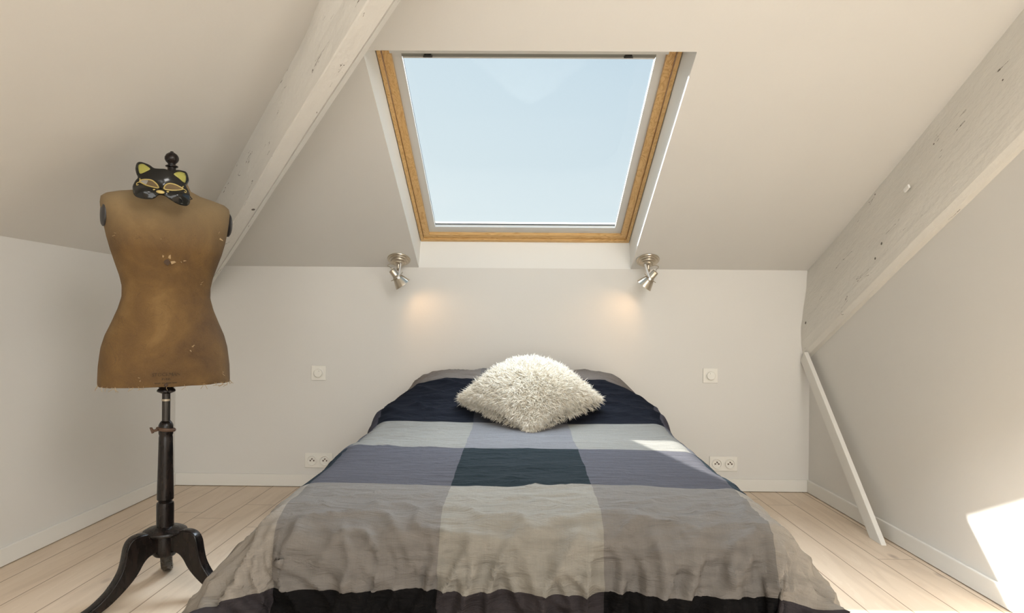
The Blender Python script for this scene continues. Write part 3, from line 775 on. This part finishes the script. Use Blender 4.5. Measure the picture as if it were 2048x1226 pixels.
# tears in the canvas: (z, angle deg on the front, size)
def surf(x, z, off=0.0):     # front surface point at local x, height z
    lo, hi_ = -PI, 0.0
    best = min((abs(.883*tpt(z, a).x+.469*tpt(z, a).y-x), a) for a in np.linspace(-PI, 0, 361))[1]
    p = tpt(z, best); q = tpt(z, best, .02); d = (q-p); d.z = 0; d.normalize(); return p+d*(off+.0015), d
def px_to_x(px, z):          # across the body
    return (px-331)/604.5
def tear(px, py, w_, h_, hole, name='canvas_tear'):
    z = zy(py); x = px_to_x(px, z)/math.cos(math.radians(2)); bm = bmesh.new()
    c0, d = surf(x, z); rt = V((-d.y, d.x, 0)); rt = rt if rt.x > 0 else -rt
    rg = random.Random(int(px*7+py))
    mi_ = []
    if hole:
        k = [bm.verts.new(c0+rt*w_*.3*math.cos(a)*rg.uniform(.7, 1.1)+V((0, 0, h_*.32*math.sin(a)*rg.uniform(.7, 1.1)))+d*.0012) for a in np.linspace(0, 2*PI, 11)[:-1]]
        f_ = bm.faces.new(k); f_.material_index = 1
    for q in range(3 if hole else 2):
        a = rg.uniform(-.6, 2.2) if hole else rg.uniform(0, 6.2)
        b0 = c0+rt*w_*.38*math.cos(a)+V((0, 0, h_*.38*math.sin(a)))
        t_ = (rt*math.cos(a+.5)+V((0, 0, math.sin(a+.5)))); p_ = t_.cross(d)
        L_ = w_*rg.uniform(.35, .6); pts = [b0+p_*L_*.25, b0-p_*L_*.3, b0+t_*L_*.6-p_*L_*.2+d*.006, b0+t_*L_*.8+p_*L_*.1+d*.009]
        vv = [bm.verts.new(x_+d*.001) for x_ in pts]; bm.faces.new(vv)
    o = obj(name, bm, [M_fray, M_under], torso); so = o.modifiers.new('t', 'SOLIDIFY'); so.thickness = .0012; so.offset = 0; return o
tear(330, 530, .032, .036, True); tear(422, 470, .024, .026, False); tear(391, 572, .016, .028, False); tear(356, 525, .014, .014, False)
tear(373, 695, .015, .018, False); tear(245, 478, .012, .02, False); tear(322, 486, .008, .012, False); tear(288, 752, .012, .01, False); tear(433, 747, .02, .014, False)
# frayed rim threads on the hem
bm = bmesh.new(); rg = random.Random(5)
for k in range(26):
    a = rg.uniform(-PI, 0); p = tpt(.7003, a); d = V((p.x, p.y, 0)).normalized()
    tube(bm, [p+d*.001+V((0, 0, .004)), p+d*.003+V((rg.uniform(-.006, .006), 0, -.004)), p+d*.004+V((rg.uniform(-.012, .012), 0, -rg.uniform(.006, .014)))], .0007, 4)
obj('hem_threads', bm, M_fray, torso)['kind'] = 'stuff'
# small brass tack at the hem
bm = bmesh.new(); c0, d = surf(px_to_x(331, .71), .706); lathe(bm, [(.0055, 0), (.004, .003), (0, .004)], align(d, c0), 16); obj('hem_button', bm, M_under, torso, True)
# maker's stamp, small faded ink lettering on the lower front
def stamp(txt, size, px, py, parent):
    cu = bpy.data.curves.new('stamp_text', 'FONT'); cu.body = txt; cu.size = size; cu.align_x = 'CENTER'
    to = bpy.data.objects.new('stamp_text', cu); COL.objects.link(to); bpy.context.view_layer.update()
    m_ = bpy.data.meshes.new_from_object(to.evaluated_get(bpy.context.evaluated_depsgraph_get())); bpy.data.objects.remove(to); bpy.data.curves.remove(cu)
    z0 = zy(py); x0 = px_to_x(px, z0)
    for v_ in m_.vertices:
        p, d = surf(x0+v_.co.x, z0+v_.co.y, .0012); v_.co = p
    m_.name = 'maker_stamp'; o = obj('maker_stamp', m_, M_ink, parent); return o
stamp('STOCKMAN', .0145, 331, 747, torso); stamp('PARIS', .010, 331, 755, torso)
bm = bmesh.new()
for k, (xa, xb) in enumerate(((-.033, -.016), (-.013, -.004), (0, .013), (.016, .030))):
    z0 = zy(759.5); n_ = 4; up_ = []; dn_ = []
    for i in range(n_+1):
        x_ = px_to_x(331, 0)+xa+(xb-xa)*i/n_
        up_.append(bm.verts.new(surf(x_, z0, .0012)[0])); dn_.append(bm.verts.new(surf(x_, z0-.0028, .0012)[0]))
    for i in range(n_): bm.faces.new((up_[i], up_[i+1], dn_[i+1], dn_[i]))
obj('stamp_rule', bm, M_ink, torso)

# ------------------------------------------------------------------ cat mask
K = 1/5800.0
def mk(p): return V(((p[0]-735)*K, (760-p[1])*K))
OUT = [(283, 830), (287, 770), (325, 690), (362, 640), (335, 560), (318, 470), (328, 385), (352, 352), (392, 348), (470, 380), (550, 425), (618, 480), (700, 487), (790, 482), (878, 508), (920, 482), (990, 455), (1065, 447), (1112, 450), (1142, 495), (1162, 590), (1145, 665), (1120, 715), (1155, 790), (1183, 870), (1187, 960), (1175, 1040), (1130, 1090), (1050, 1105), (960, 1085), (870, 1035), (800, 990), (740, 975), (690, 985), (625, 1040), (540, 1055), (430, 1040), (340, 995), (300, 930)]
EL = [(392, 712), (440, 690), (510, 690), (580, 702), (640, 745), (680, 800), (690, 848), (620, 835), (540, 812), (470, 778)]
ER = [(785, 860), (782, 815), (805, 770), (860, 738), (930, 735), (1000, 752), (1075, 792), (1030, 830), (960, 858), (870, 865)]
YL = [(362, 420), (395, 392), (440, 398), (500, 440), (555, 500), (490, 545), (400, 577), (372, 520)]
YR = [(928, 560), (960, 515), (1010, 488), (1065, 480), (1105, 495), (1120, 560), (1112, 640), (1090, 668), (1010, 615)]
def dens(P_, n=4): return [V((q.x, q.y)) for q in catmull([(*mk(p), 0) for p in P_], n, True)]
OUTd, ELd, ERd = dens(OUT), dens(EL), dens(ER)
def inside(p, poly):
    c_ = False; j = len(poly)-1
    for i in range(len(poly)):
        a, b = poly[i], poly[j]
        if (a.y > p.y) != (b.y > p.y) and p.x < (b.x-a.x)*(p.y-a.y)/(b.y-a.y)+a.x: c_ = not c_
        j = i
    return c_
def mz(p):          # height of the mask surface towards the viewer
    x, y = p.x, p.y
    h = .045*(1-(x/.088)**2) - .10*max(0, y)**1.2*0 - .25*max(0, y-.01)**1.4
    for cx3, cy3, r_, a_ in (((420-735)*K, (760-920)*K, .026, .017), ((1035-735)*K, (760-945)*K, .027, .019), (-.002, (760-915)*K, .012, .012)):
        h += a_*math.exp(-(((x-cx3)/r_)**2+((y-cy3)/(r_*.8))**2))
    # dents at the eyes, ridge over the brow
    for cx3, cy3 in (((545-735)*K, (760-765)*K), ((925-735)*K, (760-800)*K)):
        h -= .007*math.exp(-(((x-cx3)/.026)**2+((y-cy3)/.014)**2))
    return h
def m3(p, off=0.0): return V((p.x, -mz(p)-off, p.y))
def patch(poly, holes, step, off=0.0):
    vs2 = list(poly); ed = [(i, (i+1) % len(poly)) for i in range(len(poly))]
    for h_ in holes:
        k = len(vs2); vs2 += h_; ed += [(k+i, k+(i+1) % len(h_)) for i in range(len(h_))]
    x0 = min(p.x for p in poly); x1 = max(p.x for p in poly); y0 = min(p.y for p in poly); y1 = max(p.y for p in poly)
    allb = list(vs2); y = y0
    while y < y1:
        x = x0
        while x < x1:
            p = V((x+random.uniform(-.1, .1)*step, y+random.uniform(-.1, .1)*step))
            if inside(p, poly) and not any(inside(p, h_) for h_ in holes) and min((p-q).length_squared for q in allb) > (step*.6)**2: vs2.append(p)
            x += step
        y += step
    r_ = delaunay_2d_cdt(vs2, ed, [], 0, 1e-7); vv, ff_ = r_[0], r_[2]
    keep = []
    for f_ in ff_:
        c_ = V((0, 0))
        for k in f_: c_ += vv[k]
        c_ /= len(f_)
        if inside(c_, poly) and not any(inside(c_, h_) for h_ in holes): keep.append(tuple(f_))
    return faces([m3(p, off) for p in vv], keep)
mask = empty('cat_mask', (-1.106, 2.05, 1.319)); tag(mask, 'glossy black cat mask with gold-rimmed eyes hung on the neck of the dress form', 'mask')
mask.rotation_euler = (math.radians(-8), 0, math.radians(25))
o = obj('mask_shell', patch(OUTd, [ELd, ERd], .0045), M_maskblack, mask, True); so = o.modifiers.new('t', 'SOLIDIFY'); so.thickness = .0022; so.offset = 0
shell = o
for nm, P_ in (('ear_lining', YL), ('ear_lining', YR)):
    o = obj(nm, patch(dens(P_), [], .005, .0022), M_yellow, mask, True); so = o.modifiers.new('t', 'SOLIDIFY'); so.thickness = .001; so.offset = 0
    o['label'] = 'yellow inner ear'
for P_, tail in ((EL, [(400, 700), (392, 660)]), (ER, [(1065, 775), (1078, 738)])):
    bm = bmesh.new(); tube(bm, [m3(p, .0018) for p in dens(P_, 4)], .0019, 8, True); tube(bm, [m3(mk(p), .0018) for p in tail], .0016, 6)
    o = obj('eye_rim', bm, M_gold, mask, True); o['label'] = 'gold eye outline'
for P_ in ([(440, 760), (385, 728), (345, 745), (350, 785), (375, 775)], [(1050, 800), (1100, 800), (1128, 825), (1118, 860), (1095, 852)]):
    bm = bmesh.new(); tube(bm, [m3(V((q.x, q.y)), .0014) for q in catmull([(*mk(p), 0) for p in P_], 4)], .0014, 6); obj('gold_curl', bm, M_gold, mask, True)
bm = bmesh.new(); c0 = m3(mk((728, 937)), .002); 
bmesh.ops.create_uvsphere(bm, u_segments=20, v_segments=12, radius=1, matrix=Matrix.Translation(c0) @ Matrix.Rotation(math.radians(4), 4, 'Y') @ Matrix.Diagonal((.0115, .0035, .0055, 1)))
o = obj('nose', bm, M_gold, mask, True); o['label'] = 'gold nose'
for px_, py_ in ((628, 885), (838, 905)):
    bm = bmesh.new(); bmesh.ops.create_uvsphere(bm, u_segments=12, v_segments=8, radius=1, matrix=Matrix.Translation(m3(mk((px_, py_)), .001)) @ Matrix.Diagonal((.004, .002, .0025, 1))); obj('gold_dot', bm, M_gold, mask, True)
bm = bmesh.new()
a0, a1 = m3(mk((300, 800))), m3(mk((1175, 890)))
tube(bm, catmull([a0, a0+V((-.004, .02, .004)), V((-.075, .075, .0)), V((0.0, .125, -.004)), V((.075, .075, -.006)), a1+V((.004, .02, 0)), a1], 8), .0016, 6)
obj('strap', bm, M_maskin, mask, True)
bpy.context.view_layer.update()
